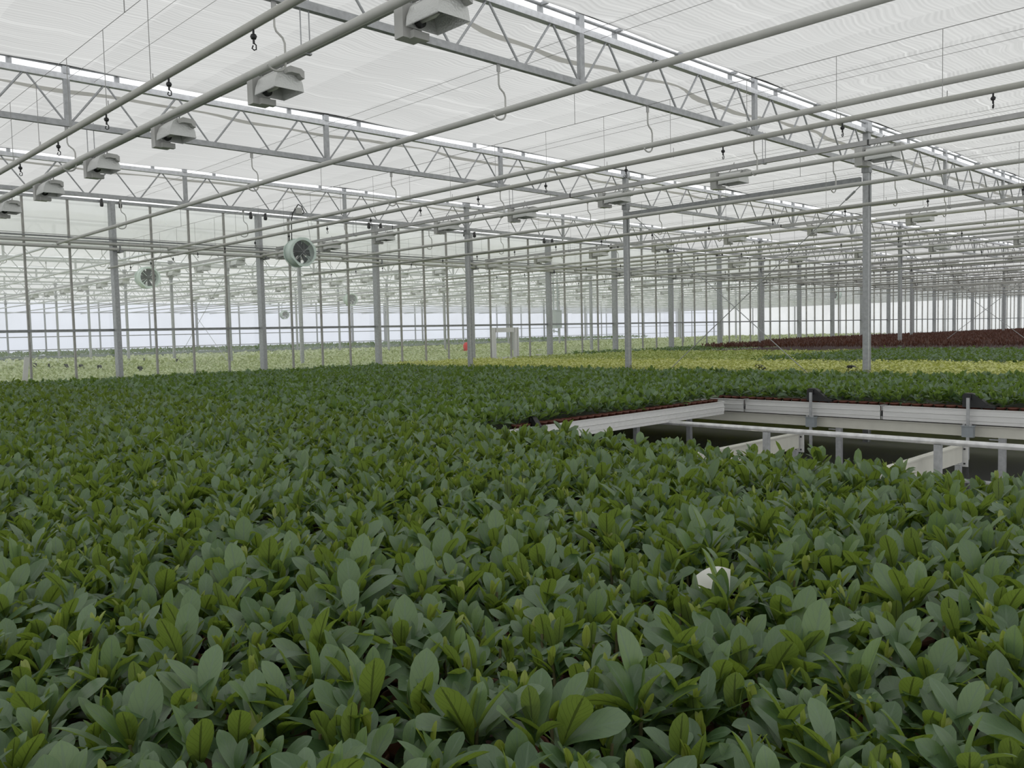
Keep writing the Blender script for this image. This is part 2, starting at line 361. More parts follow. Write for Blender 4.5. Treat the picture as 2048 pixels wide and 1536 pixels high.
# door in the partition
d = empty('door_1', (17.17, YW-.05, 0)); tag(d, 'aluminium framed glass door in the partition behind the yellow bed', 'door', kind='structure')
for sx in (-.44, .44): part(d, 'door_jamb', MB().box((sx, 0, .97), (.13, .07, 1.94)).box((sx*1.16, -.02, .97), (.03, .08, 1.94)), 'alu')
part(d, 'door_head', MB().box((0, 0, 1.87), (.78, .07, .13)), 'alu')
part(d, 'door_sill', MB().box((0, 0, 1.02), (.75, .06, .10)), 'alu')
# columns of the truss lines
colp = empty('steel_column')
part(colp, 'shaft', MB().box((0, 0, 2.3), (.085, .085, 4.6)).box((.03, -.046, 2.05), (.012, .012, 4.1)), 'galv')
part(colp, 'bracket', MB().box((0, 0, ZB-.06), (.11, .11, .10)).box((.0, -.055, ZB-.4), (.05, .012, .34)), 'galv_dark')
part(colp, 'head_plate', MB().box((0, 0, 4.72), (.14, .1, .28)).box((0, 0, 4.60), (.2, .12, .02)), 'galv')
uc = []
tcols = {0: [0, 1], 1: [0, 1, 2], 2: [0, 1, 2, 3]}
for k, ii in tcols.items():
    for i in ii:
        o = made(colp, uc, (XC+12.8*i, Y1+DY*k, 0)); tag(o, f'grey galvanised column carrying the {TR[k]}, {nth(i+1)} from the left', 'column', 'columns of the near house')
for k in range(9):
    for i in range(-1, 6):
        x, y = XC+12.8*i, Y2+DY*k
        u, v, dd = project(x, y, 2)
        if -40 < u < 2090 and x < XE: tag(dup(colp, (x, y, 0)), f'pale hazy column beyond the glass, truss row {k+1}, {nth(i+2)} column line', 'column', 'columns beyond the glass wall')

# ================================================================= TRUSSES
def truss(simple_=False):
    t = empty('roof_truss'); Lx = 12.8; gv = 'painted_haze_steel' if simple_ else 'galv'
    part(t, 'top_chord', MB().box((Lx/2, 0, ZT), (Lx, .05, .06)).box((Lx/2, .03, ZT-.022), (Lx, .03, .015)), 'painted_haze_steel' if simple_ else 'galv_slot_lit')
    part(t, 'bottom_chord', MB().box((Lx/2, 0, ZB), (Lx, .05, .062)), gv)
    lat = MB()
    for i in range(1, 4):
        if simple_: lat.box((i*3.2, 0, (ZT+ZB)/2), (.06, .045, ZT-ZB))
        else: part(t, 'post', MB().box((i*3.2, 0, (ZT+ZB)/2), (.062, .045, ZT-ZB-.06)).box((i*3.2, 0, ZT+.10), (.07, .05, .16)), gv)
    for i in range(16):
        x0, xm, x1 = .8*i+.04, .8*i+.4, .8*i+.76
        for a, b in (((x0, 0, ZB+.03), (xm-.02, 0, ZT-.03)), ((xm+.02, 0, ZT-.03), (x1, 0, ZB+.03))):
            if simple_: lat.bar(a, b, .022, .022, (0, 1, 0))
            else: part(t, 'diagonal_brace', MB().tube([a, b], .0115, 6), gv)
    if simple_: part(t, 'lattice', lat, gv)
    part(t, 'curtain_shaft', MB().tube([(0, 0, ZT+.115), (Lx, 0, ZT+.115)], .017, 6), gv)
    if not simple_:
        for i in range(12): part(t, 'shaft_bearing', MB().box((.53+1.0667*i, .01, ZT+.08), (.05, .03, .10)).box((.53+1.0667*i, -.05, ZT+.115), (.03, .07, .03)), gv)
    return t
tp = truss(); ut = []
SEG = {0: [-1, 0], 1: [-1, 0, 1], 2: [-1, 0, 1, 2]}
secn = {-1: 'section left of its first column', 0: 'section between its first and second columns', 1: 'section between its second and third columns', 2: 'section between its third and fourth columns'}
for k, ss in SEG.items():
    for i in ss: tag(made(tp, ut, (XC+12.8*i, Y1+DY*k, 0)), f'grey lattice roof truss, {TR[k]}, {secn[i]}', 'roof truss', 'lattice trusses of the near house')
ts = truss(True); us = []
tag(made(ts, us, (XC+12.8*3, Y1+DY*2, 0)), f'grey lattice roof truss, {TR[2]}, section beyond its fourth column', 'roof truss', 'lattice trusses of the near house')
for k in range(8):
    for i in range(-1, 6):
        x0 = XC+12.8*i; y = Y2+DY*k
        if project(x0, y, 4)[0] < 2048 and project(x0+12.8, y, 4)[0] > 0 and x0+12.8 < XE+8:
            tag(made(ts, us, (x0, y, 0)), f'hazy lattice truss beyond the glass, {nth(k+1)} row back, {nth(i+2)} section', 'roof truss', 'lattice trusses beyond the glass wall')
# small drive brackets in the roof slot
# ================================================================= PIPES
def name_pipe(k): return f'{nth(k+1)} from the left'
NP = 26
def pipe_end_y(x): return -3.0
for k in range(-1, NP):
    x = PX0+PDX*k
    ys_ = max(-1.0, .16*x-2)
    zp_ = 1.89 if k == 3 else 1.925
    pts = [(x, ys_, zp_+H), (x, YW-.22, zp_+.02+H)]
    if k < 0: continue
    o = MB().tube(pts, .029, 10).build('heating_pipe', 'pipe'); tag(o, f'pale grey overhead heating pipe under the trusses, {name_pipe(k)}', 'pipe', 'heating pipes of the near house')
for k in range(0, 34):
    x = PX0+PDX*k
    o = MB().tube([(x, YW+.06, 1.94+H), (x, YF+.02, 1.93+H)], .027, 6).build('heating_pipe', 'painted_haze_steel'); tag(o, f'hazy overhead heating pipe beyond the glass wall, {name_pipe(k)}', 'pipe', 'heating pipes beyond the glass wall')
for z, w in ((1.985, 'upper'), (1.885, 'lower')):
    o = MB().tube([(-2, YW-.24, z+H), (72, YW-.24, z+H)], .030, 8).build('header_pipe', 'pipe'); tag(o, f'{w} of two pale header pipes running along the glass wall', 'pipe')
o = MB().box((35, YW-.24, 2.075+H), (74, .05, .028)).build('service_rail', 'galv_dark'); tag(o, 'dark grey rail above the header pipes on the glass wall', 'rail')
o = MB().tube([(-2, YW-.32, 2.14+H), (6.2, YW-.32, 2.1+H), (12.6, YW-.32, 2.13+H), (40, YW-.32, 2.12+H)], .006, 5).build('cable', 'wire'); tag(o, 'thin cable sagging along the glass wall above the header pipes', 'cable')
cb = empty('pipe_clamp'); part(cb, 'plate', MB().box((.09, .05, .04), (.07, .28, .03)).box((.07, -.03, .09), (.025, .03, .15)), 'galv_dark'); ub = []
for n in range(1, 14): tag(made(cb, ub, (XW0+3.2*(n+1), YW-.24, 1.80+H)), f'dark bracket holding the header pipes, {nth(n)} wall post from left', 'bracket', 'header pipe brackets')
# S hangers
hp = empty('pipe_hanger')
zt_, zp = ZB-.03, 1.925+H
pts = [(0, 0, zt_-.02), (0, 0, zt_-.17), (.012, 0, zt_-.20), (.06, 0, zt_-.235), (.075, 0, zt_-.27), (.075, 0, zp)]
pts += [(.0+.075*math.cos(a)-.0, 0, zp-.062*math.sin(a)) for a in np.linspace(.35, math.pi-.5, 8)]
part(hp, 'hook', MB().tube(pts, .0085, 6), 'pipe'); part(hp, 'hook_plate', MB().box((0, 0, zt_-.03), (.035, .012, .07)), 'rail'); uh = []
for k in range(3):
    c0 = 0
    for i in range(NP):
        x = PX0+PDX*i
        u, v, dd = project(x, Y1+DY*k, 4)
        if -20 < u < 2068 and -60 < v: tag(made(hp, uh, (x-.02, Y1+DY*k, 0)), f'S-bent hanger from {TR[k]}, holding the {nth(i+1)} heating pipe from left', 'pipe hanger', 'S-bent pipe hangers')
for k in range(2):
    for i in range(12):
        x = PX0+PDX*i; u = project(x, Y2+DY*k, 4)[0]
        if 0 < u < 2048: tag(dup(hp, (x-.02, Y2+DY*k, 0)), f'hazy S-bent hanger beyond the glass, truss row {k+1}, {nth(i+1)} heating pipe', 'pipe hanger', 'S-bent pipe hangers beyond the glass')
# irrigation pipes with drop sprinklers
ZWP = 1.50+H
WX = [2.02, 6.15, 10.60]+[14.85+4.267*i for i in range(10)]
spr = MB().tube([(0, 0, 0), (0, 0, -.03)], .006, 6).lathe([(0, -.024), (.012, -.022), (.017, -.032), (.012, -.044), (0, -.046)], (0, 0, 0), 'z', 8)
spr.tube([(0, 0, -.046), (0, 0, -.066)], .006, 6).tube([(0, 0, -.062), (.012, 0, -.07), (.012, 0, -.09), (0, 0, -.096), (-.010, 0, -.09), (-.004, 0, -.075)], .0035, 5).mesh
sprm = spr.mesh('sprinkler', 'black')
for i, x in enumerate(WX):
    ya = 1.2 if i == 0 else max(.4, .2*x-.6)
    if i == 0: ya = -.5
    t = empty('irrigation_pipe', (x, 0, 0)); tag(t, f'slim grey irrigation pipe with black sprinklers, {nth(i+1)} from the left', 'irrigation pipe', 'irrigation pipes')
    part(t, 'tube', MB().tube([(0, ya, ZWP), (0, YW-.06, ZWP+.02)], .0215, 8), 'wpipe')
    for j in range(18):
        y = .81+j
        if y < ya+.2 or y > YW-.5: continue
        u, v, dd = project(x, y, ZWP)
        if not (-10 < u < 2060 and v > -10): continue
        s = bpy.data.objects.new('sprinkler', sprm); COL.objects.link(s); s.parent = t; s.location = (0, y, ZWP-.018)
# suspension wires with drop rods above the irrigation pipes
for i, x in enumerate(WX[:8]):
    t = empty('suspension_wire', (x, 0, 0)); tag(t, f'thin steel wire with drop rods above irrigation pipe, {nth(i+1)} from the left', 'wire', 'suspension wires')
    zw = 1.975+H+(.04 if i == 0 else 0)
    part(t, 'wire', MB().tube([(0, -.5, zw), (0, YW-.3, zw)], .0026, 4), 'wire')
    for j in range(24):
        y = .65+.735*j
        u, v, dd = project(x, y, zw)
        if -10 < u < 2060 and v > -60 and y < YW-.4: part(t, 'drop_rod', MB().tube([(0, y, zw), (0, y, ZWP-.02)], .0024, 4).tube([(0, y-.03, ZWP-.02), (0, y-.03, ZWP+.06)], .003, 4), 'wire')
    for k in range(3): part(t, 'hanger_rod', MB().tube([(0, Y1+DY*k, zw), (0, Y1+DY*k, ZB)], .0035, 4), 'wire')
# cloth support wires
for i in range(-2, 14):
    for dx, nm in ((.03, 'left'), (.28, 'right')):
        x = 6.25+3.2*i+dx
        o = MB().tube([(x, .16*x-1.5, ZC-.09), (x, YW-.1, ZC-.07)], .0024, 4).build('cloth_wire', 'wire'); tag(o, f'thin wire under the shade cloth, {nm} one of the {nth(i+3)} pair from the left', 'wire', 'cloth support wires')
# ================================================================= LAMP RAILS AND LAMPS
RX = [3.27+6.4*i for i in range(8)]
for i, x in enumerate(RX):
    t = empty('lamp_rail', (x, 0, 0)); tag(t, f'square grey rail carrying grow lamps, {nth(i+1)} lamp row from the left', 'lamp rail', 'lamp rails')
    part(t, 'rail', MB().box((0, (max(-1, .2*x-1.5)+YW-.5)/2, 2.06+H), (.05, YW-.5-max(-1, .2*x-1.5), .055)), 'rail')
    for k in range(3):
        for dx in (-.035, .035): part(t, 'hanger_rod', MB().tube([(dx, Y1+DY*k, 2.03+H), (dx, Y1+DY*k, ZB+.05)], .005, 5), 'galv')
        part(t, 'clamp', MB().box((0, Y1+DY*k, 2.03+H), (.085, .03, .012)), 'galv')
        part(t, 'joint', MB().box((0, Y1+DY*k-1.3, 2.06+H), (.056, .02, .061)), 'dark')
def lamp():
    t = empty('grow_lamp')           # origin on the rail underside, lamp body along -y
    z = -.105
    g = part(t, 'ballast_box', MB().box((-.02, .175, z-.035), (.145, .085, .21)).box((.02, .12, z-.12), (.12, .05, .045)).box((.02, .125, z+.05), (.08, .06, .03)), 'lamp_grey')
    part(t, 'terminal', MB().box((.05, .115, z+.025), (.06, .05, .03)), 'black', parent=g)
    prof = [(-.122, -.088), (-.113, -.03), (-.088, .03), (-.05, .062), (.05, .062), (.088, .03), (.113, -.03), (.122, -.088)]
    hood = MB(); y0, y1 = .105, -.20; K = len(prof)
    vs = [(p[0]+.03, y0, z+p[1]) for p in prof]+[(p[0]+.03, y1, z+p[1]) for p in prof]
    hood.add(vs, [(i, i+1, i+K+1, i+K) for i in range(K-1)], True)
    hood.add([(p[0]*.985+.03, y0-.001, z+p[1]-.004) for p in prof]+[(p[0]*.985+.03, y1+.001, z+p[1]-.004) for p in prof], [(i+K, i+K+1, i+1, i) for i in range(K-1)], True)
    hood.add(vs[:K], [tuple(range(K))]); hood.add(vs[K:], [tuple(range(K))[::-1]])
    hd = part(t, 'reflector_hood', hood, 'hood')
    part(t, 'lamp_socket', MB().lathe([(0, 0), (.030, 0), (.034, -.004), (.034, -.03), (0, -.03)], (.005, y0-.004, z-.05), 'y', 16), 'black', parent=hd)
    part(t, 'lamp_tube', MB().lathe([(0, -.03), (.016, -.03), (.018, -.15), (.008, -.19), (0, -.19)], (.005, y0-.004, z-.045), 'y', 10), 'white', parent=hd)
    poly = [(-.01, .015), (-.02, .05), (.01, .066), (.10, .06), (.125, .045), (.125, -.01), (.10, .0), (.085, .02), (.02, .022)]
    part(t, 'end_bracket', MB().prism([(a_, z+b_) for a_, b_ in poly], y1-.06, y1-.004, 'y'), 'lamp_grey')
    hk = MB().tube([(.03, -.11, z+.068), (.03, -.11, -.03), (.02, -.11, -.015), (.0, -.11, -.0)], .004, 5).tube([(.0, .16, z+.06), (.0, .16, -.0)], .005, 5)
    part(t, 'hook', hk, 'galv')
    part(t, 'power_cord', MB().tube([(.05, .10, z+.04), (.10, .06, -.03), (.09, 0, .03), (.04, -.05, .06), (.0, -.08, .064)], .006, 5), 'lamp_grey')
    return t
m, nt, out = mat('hammered_reflector'); M['hood'] = m
b = N(nt, 'ShaderNodeBsdfPrincipled', i_Roughness=.36, i_Metallic=.35); b.inputs[0].default_value = (.66, .67, .65, 1)
tc = N(nt, 'ShaderNodeTexCoord'); vo = N(nt, 'ShaderNodeTexVoronoi', i_Scale=70.); bp = N(nt, 'ShaderNodeBump', i_Strength=.5, i_Distance=.004)
nt.links.new(tc.outputs['Object'], vo.inputs[0]); nt.links.new(vo.outputs[0], bp.inputs['Height']); nt.links.new(bp.outputs[0], b.inputs['Normal']); nt.links.new(b.outputs[0], out.inputs[0])
lp = lamp(); ul = []
for i, x in enumerate(RX):
    c0 = 0
    for j in range(-1, 8):
        y = 4.02+1.89*j
        u, v, dd = project(x, y, 1.87+H)
        if -60 < u < 2100 and v > -40 and y < YW-.6:
            c0 += 1; tag(made(lp, ul, (x, y, 2.045+H)), f'grey grow lamp under the {nth(i+1)} lamp rail from left, {nth(c0)} from its near end', 'grow lamp', 'grow lamps of the near house')
for i, x in enumerate(RX[1:6]):
    o = MB().box((x, (YW+.3+YF-3)/2, 2.06+H), (.05, YF-3.3-YW, .055)).build('lamp_rail', 'rail'); tag(o, f'hazy grey lamp rail beyond the glass wall, {nth(i+1)} from the left', 'lamp rail', 'lamp rails beyond the glass')
    for j in range(10):
        y = 19.6+1.89*j; u, v, dd = project(x, y, 1.87+H)
        if -20 < u < 2060: tag(dup(lp, (x, y, 2.03+H)), f'hazy grow lamp beyond the glass, {nth(i+1)} rail there, {nth(j+1)} from the glass', 'grow lamp', 'grow lamps beyond the glass')
# ================================================================= BRACED BAY
o = MB().box((12.56, Y1+DY/2, 2.147+H), (.07, DY-.1, .085)).build('tie_beam', 'galv_dark'); tag(o, 'dark square beam tying the nearest columns of two trusses', 'beam')
for n_, (x, tag_) in enumerate(((12.6, 'first'), (25.41, 'second'))):
    for a, b, w in (((Y1+.06, 2.08+H), (Y1+DY-.05, .3), 'falling away from the nearest truss column'), ((Y1+DY-.06, 2.25+H), (Y1+.05, .3), 'falling from the second truss column')):
        t = empty('brace_cable', (x, 0, 0)); tag(t, f'thin diagonal brace rod in the {tag_} column line, {w}', 'brace rod')
        part(t, 'rod', MB().tube([(0, *a), (0, *b)], .0075, 5), 'galv')
        dv = Vector((0, b[0]-a[0], b[1]-a[1])).normalized(); p0 = Vector((0, *a))
        part(t, 'turnbuckle', MB().tube([p0+dv*.12, p0+dv*.30], .018, 6), 'galv')
t = empty('brace_cable', (XC, 0, 0)); tag(t, 'thin crossed brace rods beyond the glass between column rows', 'brace rod')
for a, b in (((Y2+DY, 4.0), (Y2+2*DY, .9)), ((Y2+2*DY, 4.0), (Y2+DY, .9))): part(t, 'rod', MB().tube([(0, *a), (0, *b)], .008, 5), 'galv')
# ================================================================= FANS
def fan():
    t = empty('circulation_fan')     # origin at the hub, air axis along y, grille at -y
    R_ = .255
    h = MB().lathe([(R_-.012, -.12), (R_, -.12), (R_, .13), (R_-.012, .13), (R_-.012, -.12)], (0, 0, 0), 'y', 28)
    hs = part(t, 'housing', h, 'mint')
    def plate(y):
        n = 32; vs, fs = [], []
        for k in range(n):
            a = 2*math.pi*k/n; ca, sa = math.cos(a), math.sin(a)
            ro = min(.30, .272/max(abs(ca), abs(sa), (abs(ca)+abs(sa))/1.35))
            for yy_ in (y, y+.012):
                vs += [(.225*ca, yy_, .225*sa), (ro*ca, yy_, ro*sa)]
        for k in range(n):
            a, b_ = 4*k, 4*((k+1) % n)
            fs += [(a, a+1, b_+1, b_), (a+2, b_+2, b_+3, a+3), (a+1, a+3, b_+3, b_+1), (a, b_, b_+2, a+2)]
        return MB().add(vs, fs)
    part(t, 'face_plate', plate(-.135), 'mint'); part(t, 'back_plate', plate(.128), 'mint')
    g = MB()
    for r in np.arange(.04, .225, .018): g.tube([(r*math.cos(a), -.14, r*math.sin(a)) for a in np.linspace(0, 2*math.pi, 25)], .0022, 4, False)
    for a in np.arange(4)*math.pi/4+math.pi/4*.0+.75: g.tube([(-.23*math.cos(a), -.143, -.23*math.sin(a)), (.23*math.cos(a), -.143, .23*math.sin(a))], .005 if abs(math.sin(2*a)) > .9 else .003, 4)
    part(t, 'grille', g, 'galv')
    bl = MB()
    for k in range(7):
        a = 2*math.pi*k/7
        d, e = Vector((math.cos(a), 0, math.sin(a))), Vector((-math.sin(a), 0, math.cos(a)))
        vs = []
        for r, w, tw in ((.05, .03, .6), (.12, .055, .45), (.21, .07, .3)):
            for sg in (-1, 1): vs.append(d*r+e*(sg*w*math.cos(tw))+Vector((0, sg*w*math.sin(tw), 0)))
        bl.add(vs, [(0, 2, 3, 1), (2, 4, 5, 3)], True)
    part(t, 'blades', bl, 'mint_dark')
    part(t, 'motor', MB().lathe([(0, -.05), (.05, -.05), (.055, .02), (.055, .10), (0, .10)], (0, 0, 0), 'y', 14), 'mint_dark')
    mt = MB()
    for a in (.8, 2.37, 3.94, 5.5): mt.tube([(.05*math.cos(a), .06, .05*math.sin(a)), (.25*math.cos(a), .06, .25*math.sin(a))], .008, 5)
    part(t, 'motor_bracket', mt, 'mint')
    top = ZB-.03-(1.64+H)
    part(t, 'hanging_rod', MB().tube([(-.18, .10, .2), (-.18, .0, top)], .005, 5), 'galv'); part(t, 'hanging_rod', MB().tube([(.18, -.10, .2), (.18, .0, top)], .005, 5), 'galv')
    c = part(t, 'power_cord', MB().tube([(-.2, -.06, .22), (-.19, -.06, top-.1), (-.16, -.06, top+.02), (-.09, -.05, top+.12), (-.03, -.05, top+.2), (.04, -.05, top+.17), (.09, -.05, top+.06), (.05, -.05, top+.03)], .011, 6), 'black')
    part(t, 'junction_box', MB().box((-.03, -.05, top+.08), (.13, .06, .11)), 'lamp_grey')
    return t
fp = fan()
fp.location = (8.42, Y1+2*DY, 1.64+H); tag(fp, 'mint green circulation fan with wire grille hanging from third truss back', 'fan')
def more_fan(x, y, z, label, rz=0):
    tag(dup(fp, (x, y, z+H), rz), label, 'fan')
more_fan(8.36, Y2, 1.63, 'mint green fan with dark blades seen through glass left of the nearer fan', math.pi)
more_fan(27.2, 48.75, 1.55, 'small far fan beyond the glass below the nearest fan')
more_fan(46.8, Y2, 1.77, 'pale hazy fan beyond the glass right of the second truss column', 1.2)
more_fan(66., Y2, 2.2, 'pale hazy fan beyond the glass at far right', 1.2)
more_fan(20.3, 30.75, 1.62, 'hazy fan beyond the glass above the door')

# ================================================================= BENCHES AND GAP
def tray(name, x0, x1, y0, y1, label, cat='bench', sides=('w', 's')):
    t = empty(name, (x0, y0, 0)); tag(t, label, cat, 'rolling benches'); w, d = x1-x0, y1-y0; hz = RIM-.15
    part(t, 'tray', MB().box((w/2, d/2, hz+.04), (w-.06, d-.06, .03)), 'dark')
    def rim(a, b, n):
        a, b, n = Vector(a), Vector(b), Vector(n)
        mb = MB(); pr = [(0, 0), (.012, 0), (.012, .030), (.018, .034), (.018, .082), (.026, .088), (.012, .094), (.012, .143), (.024, .143), (.024, .15), (0, .15)]
        vs = [a+n*p[0]+Vector((0, 0, hz+p[1])) for p in pr]+[b+n*p[0]+Vector((0, 0, hz+p[1])) for p in pr]; k = len(pr)
        mb.add(vs, [(i, (i+1) % k, (i+1) % k+k, i+k) for i in range(k)]+[tuple(range(k))[::-1], tuple(range(k, 2*k))]); return mb
    part(t, 'rim', rim((0, .006, 0), (0, d-.006, 0), (-1, 0, 0)), 'alu'); part(t, 'rim', rim((.006, 0, 0), (w-.006, 0, 0), (0, -1, 0)), 'alu')
    part(t, 'rim', rim((w, .006, 0), (w, d-.006, 0), (1, 0, 0)), 'alu'); part(t, 'rim', rim((.006, d, 0), (w-.006, d, 0), (0, 1, 0)), 'alu')
    part(t, 'corner_clip', MB().box((.03, d-.01, RIM+.004), (.22, .035, .006)), 'galv')
    return t
XF = 9.06; XFE = 12.45
BY = 5.41; BW = 1.63; BX = 4.40; BXE = 8.69
tray('rolling_bench', XF, XFE, 3.72, 5.33, 'aluminium bench under dark plants right of the gap, between its two joints')
tray('rolling_bench', XF, XFE, 2.09, 3.70, 'aluminium bench under dark plants right of the gap, nearest full one')
tray('rolling_bench', XF, XFE, .46, 2.07, 'aluminium bench next along that row, past the right edge of the photo')
tray('rolling_bench', XF, XFE, 5.35, 6.96, 'aluminium bench at the inner corner of the gap, farthest of its row')
tray('rolling_bench', BX, BXE, BY, BY+BW, 'aluminium bench edging the far side of the gap')
t = empty('support_beam', (9.13, 0, 0)); tag(t, 'cream steel beam under the benches right of the gap', 'beam')
part(t, 'beam', MB().box((0, 4, -1.075+H), (.05, 10, .105)).box((0, 4, -1.02+H), (.09, 10, .012)), 'cream')
for y in (6.2, 4.22, 2.58, .95): part(t, 'leg', MB().box((.02, y, .31), (.05, .06, .63)).box((.0, y+.06, .60), (.012, .10, .012)), 'galv')
t = empty('rolling_tube', (7.6, 0, 0)); tag(t, 'bright round steel tube on posts crossing the gap', 'tube rail')
part(t, 'tube', MB().tube([(0, -2, -1.005+H), (0, 7, -1.005+H)], .026, 12), 'tube')
for y in (5.86, 4.25, 2.64, 1.03): part(t, 'leg', MB().box((-.015, y, .36), (.008, .055, .72)).box((.01, y+.024, .36), (.05, .008, .72)).box((.01, y-.024, .36), (.05, .008, .72)), 'galv')
for y, w in ((4.46, 'under the left slender post'), (2.80, 'under the right slender post')):
    t = empty('cross_beam', (0, y, 0)); tag(t, f'beige sheet cross beam in the gap {w}', 'beam')
    part(t, 'beam', MB().box((6.6, 0, -1.245+H), (4.1, .035, .16)).box((6.6, 0, -1.16+H), (4.1, .07, .012)), 'cream')
    pl = part(t, 'end_plate', MB().box((8.68, 0, -1.27+H), (.012, .12, .20)), 'alu')
    part(t, 'leg', MB().box((8.6, .0, .2), (.05, .05, .4)), 'galv'); part(t, 'leg', MB().box((4.8, .0, .2), (.05, .05, .4)), 'galv')
    bt = MB()
    for dy in (-.03, .03):
        for dz in (-.07, .07): bt.box((8.67, dy, -1.27+H+dz), (.012, .016, .016))
    part(t, 'bolt', bt, 'dark', parent=pl)
for y, w in ((4.47, 'left of the two'), (2.84, 'right of the two')):
    t = empty('stop_post', (8.98, y, 0)); tag(t, f'slender galvanised stop post with clamp by the gap, {w}', 'post')
    part(t, 'post', MB().box((0, 0, (-.735-1.345)/2+H), (.02, .027, .61)), 'galv'); part(t, 'foot', MB().box((0, 0, .21), (.018, .02, .42)), 'dark')
    cl = part(t, 'clamp', MB().box((.012, 0, -1.07+H), (.06, .105, .105)).box((.012, .0, -1.012+H), (.08, .12, .01)), 'clamp')
    part(t, 'bolt', MB().box((-.02, .03, -1.0+H), (.02, .02, .02)).box((-.02, -.03, -1.0+H), (.02, .02, .02)), 'galv', parent=cl)
# black corner brackets of the benches
def bracket():
    t = empty('corner_bracket')
    part(t, 'gusset', MB().prism([(.06, 0), (.06, .115), (.04, .14), (-.03, .14), (-.06, .125), (-.17, .035), (-.24, .012), (-.24, 0)], -.035, .035, 'x'), 'black')
    part(t, 'lug', MB().box((0, -.0, .10), (.11, .05, .05)), 'black'); part(t, 'lug', MB().box((.0, -.2, .012), (.12, .09, .024)), 'black'); return t
bp_ = bracket(); ubk = []
for x, y, z, l in ((9.10, 4.50, -.835, 'black plastic bench bracket behind the left slender post'), (9.10, 2.86, -.835, 'black plastic bench bracket behind the right slender post'), (5.52, 5.44, -.86, 'black plastic bracket on the bench across the gap'),
                   (13.0, 7.4, -.76, 'black bracket poking from the yellow bed, left of two'), (13.1, 5.85, -.76, 'black bracket poking from the yellow bed, right of two')):
    o = tag(made(bp_, ubk, (x, y, z+H)), l, 'bracket', 'black bench brackets')
    if 'across' in l: o.scale = (.8, .45, .7)
for i, (u, v) in enumerate(((70, 733), (100, 734), (132, 735), (162, 736), (199, 738), (280, 741), (290, 722), (356, 724))):
    d = RT*((u-1024)/FPX)+UP*(-(v-768)/FPX)+FW; k = -.70/d.z
    tag(dup(bp_, (d.x*k, d.y*k, 1.02)), f'small black bracket in pale bed beyond the glass, {nth(i+1)} from left', 'bracket', 'black brackets beyond the glass')
# pipes and boxes lying under the gap
for i, (x, z) in enumerate(((8.2, .22), (8.35, .3), (6.4, .12))):
    o = MB().tube([(x, -2, z), (x, 12, z)], .02, 6).build('floor_pipe', 'galv'); tag(o, f'thin grey pipe low under the gap, {("nearer the right bench", "closest under the right bench edge", "nearer the front plants")[i]}', 'pipe')
for i, (x, y) in enumerate(((6.9, 5.0), (6.9, 1.9))):
    t = empty('floor_box', (x, y, 0)); tag(t, f'dark box with pale lid on the floor of the gap, {("far", "near")[i]} one', 'box'); part(t, 'body', MB().box((0, 0, .19), (.2, .22, .36)), 'dark'); part(t, 'lid', MB().box((0, 0, .385), (.24, .26, .02)), 'lamp_grey')

# ================================================================= PLANTS
WO = {9: [.07, .36, .66, .89, 1., .96, .76, .40, .02], 5: [.1, .66, 1., .74, .03], 4: [.12, .86, .85, .04], 3: [.15, 1., .05]}
TT = {9: [0, .14, .3, .46, .6, .74, .86, .945, 1.], 5: [0, .28, .58, .85, 1.], 4: [0, .4, .75, 1.], 3: [0, .6, 1.]}
def wprof(t, kind):
    t = np.asarray(t)
    if kind == 'obovate': return np.array(WO[len(t)])
    w = t**.6*np.clip(1-t, 0, 1)**.6
    w = w/w.max() if len(t) > 4 else w/.52
    return np.maximum(w, .05*(t < .05))
def leaves(base, az, a0, bend, L, W, fold, roll, rows, kind='obovate', tint=None):
    """leaf blades as three-column strips; returns verts, faces, uvs, tint"""
    n = len(az); T = np.array(TT[rows]); w = wprof(T, kind)
    ang = a0[:, None]-bend[:, None]*T[None]
    dt = np.diff(T, prepend=0.)
    angm = a0[:, None]-bend[:, None]*(T-dt/2)[None]
    rr = np.cumsum(np.cos(angm)*dt, 1)*L[:, None]; zz = np.cumsum(np.sin(angm)*dt, 1)*L[:, None]
    d = np.stack([np.cos(az), np.sin(az), 0*az], -1)[:, None]; e = np.stack([-np.sin(az), np.cos(az), 0*az], -1)[:, None]; zv = np.array([0, 0, 1.])[None, None]
    nn = -d*np.sin(ang)[..., None]+zv*np.cos(ang)[..., None]
    ro = roll[:, None, None]*T[None, :, None]
    e2 = e*np.cos(ro)+nn*np.sin(ro); n2 = nn*np.cos(ro)-e*np.sin(ro)
    c = base[:, None]+d*rr[..., None]+zv*zz[..., None]
    hw = (w[None]*W[:, None]/2)[..., None]
    up = n2*hw*fold[:, None, None]
    V = np.stack([c-e2*hw+up, c, c+e2*hw+up], 2)           # n, rows, 3, xyz
    R_ = len(T)
    i = np.arange(R_-1)
    q = np.concatenate([np.stack([i*3, (i+1)*3, (i+1)*3+1, i*3+1], 1), np.stack([i*3+1, (i+1)*3+1, (i+1)*3+2, i*3+2], 1)])
    F = (q[None]+(np.arange(n)*R_*3)[:, None, None]).reshape(-1, 4)
    uvt = np.stack([np.tile([0., .5, 1.], R_), np.repeat(T, 3)], 1)
    UVv = np.tile(uvt, (n, 1)); tv = np.repeat(tint, R_*3)
    return V.reshape(-1, 3), F, UVv, tv
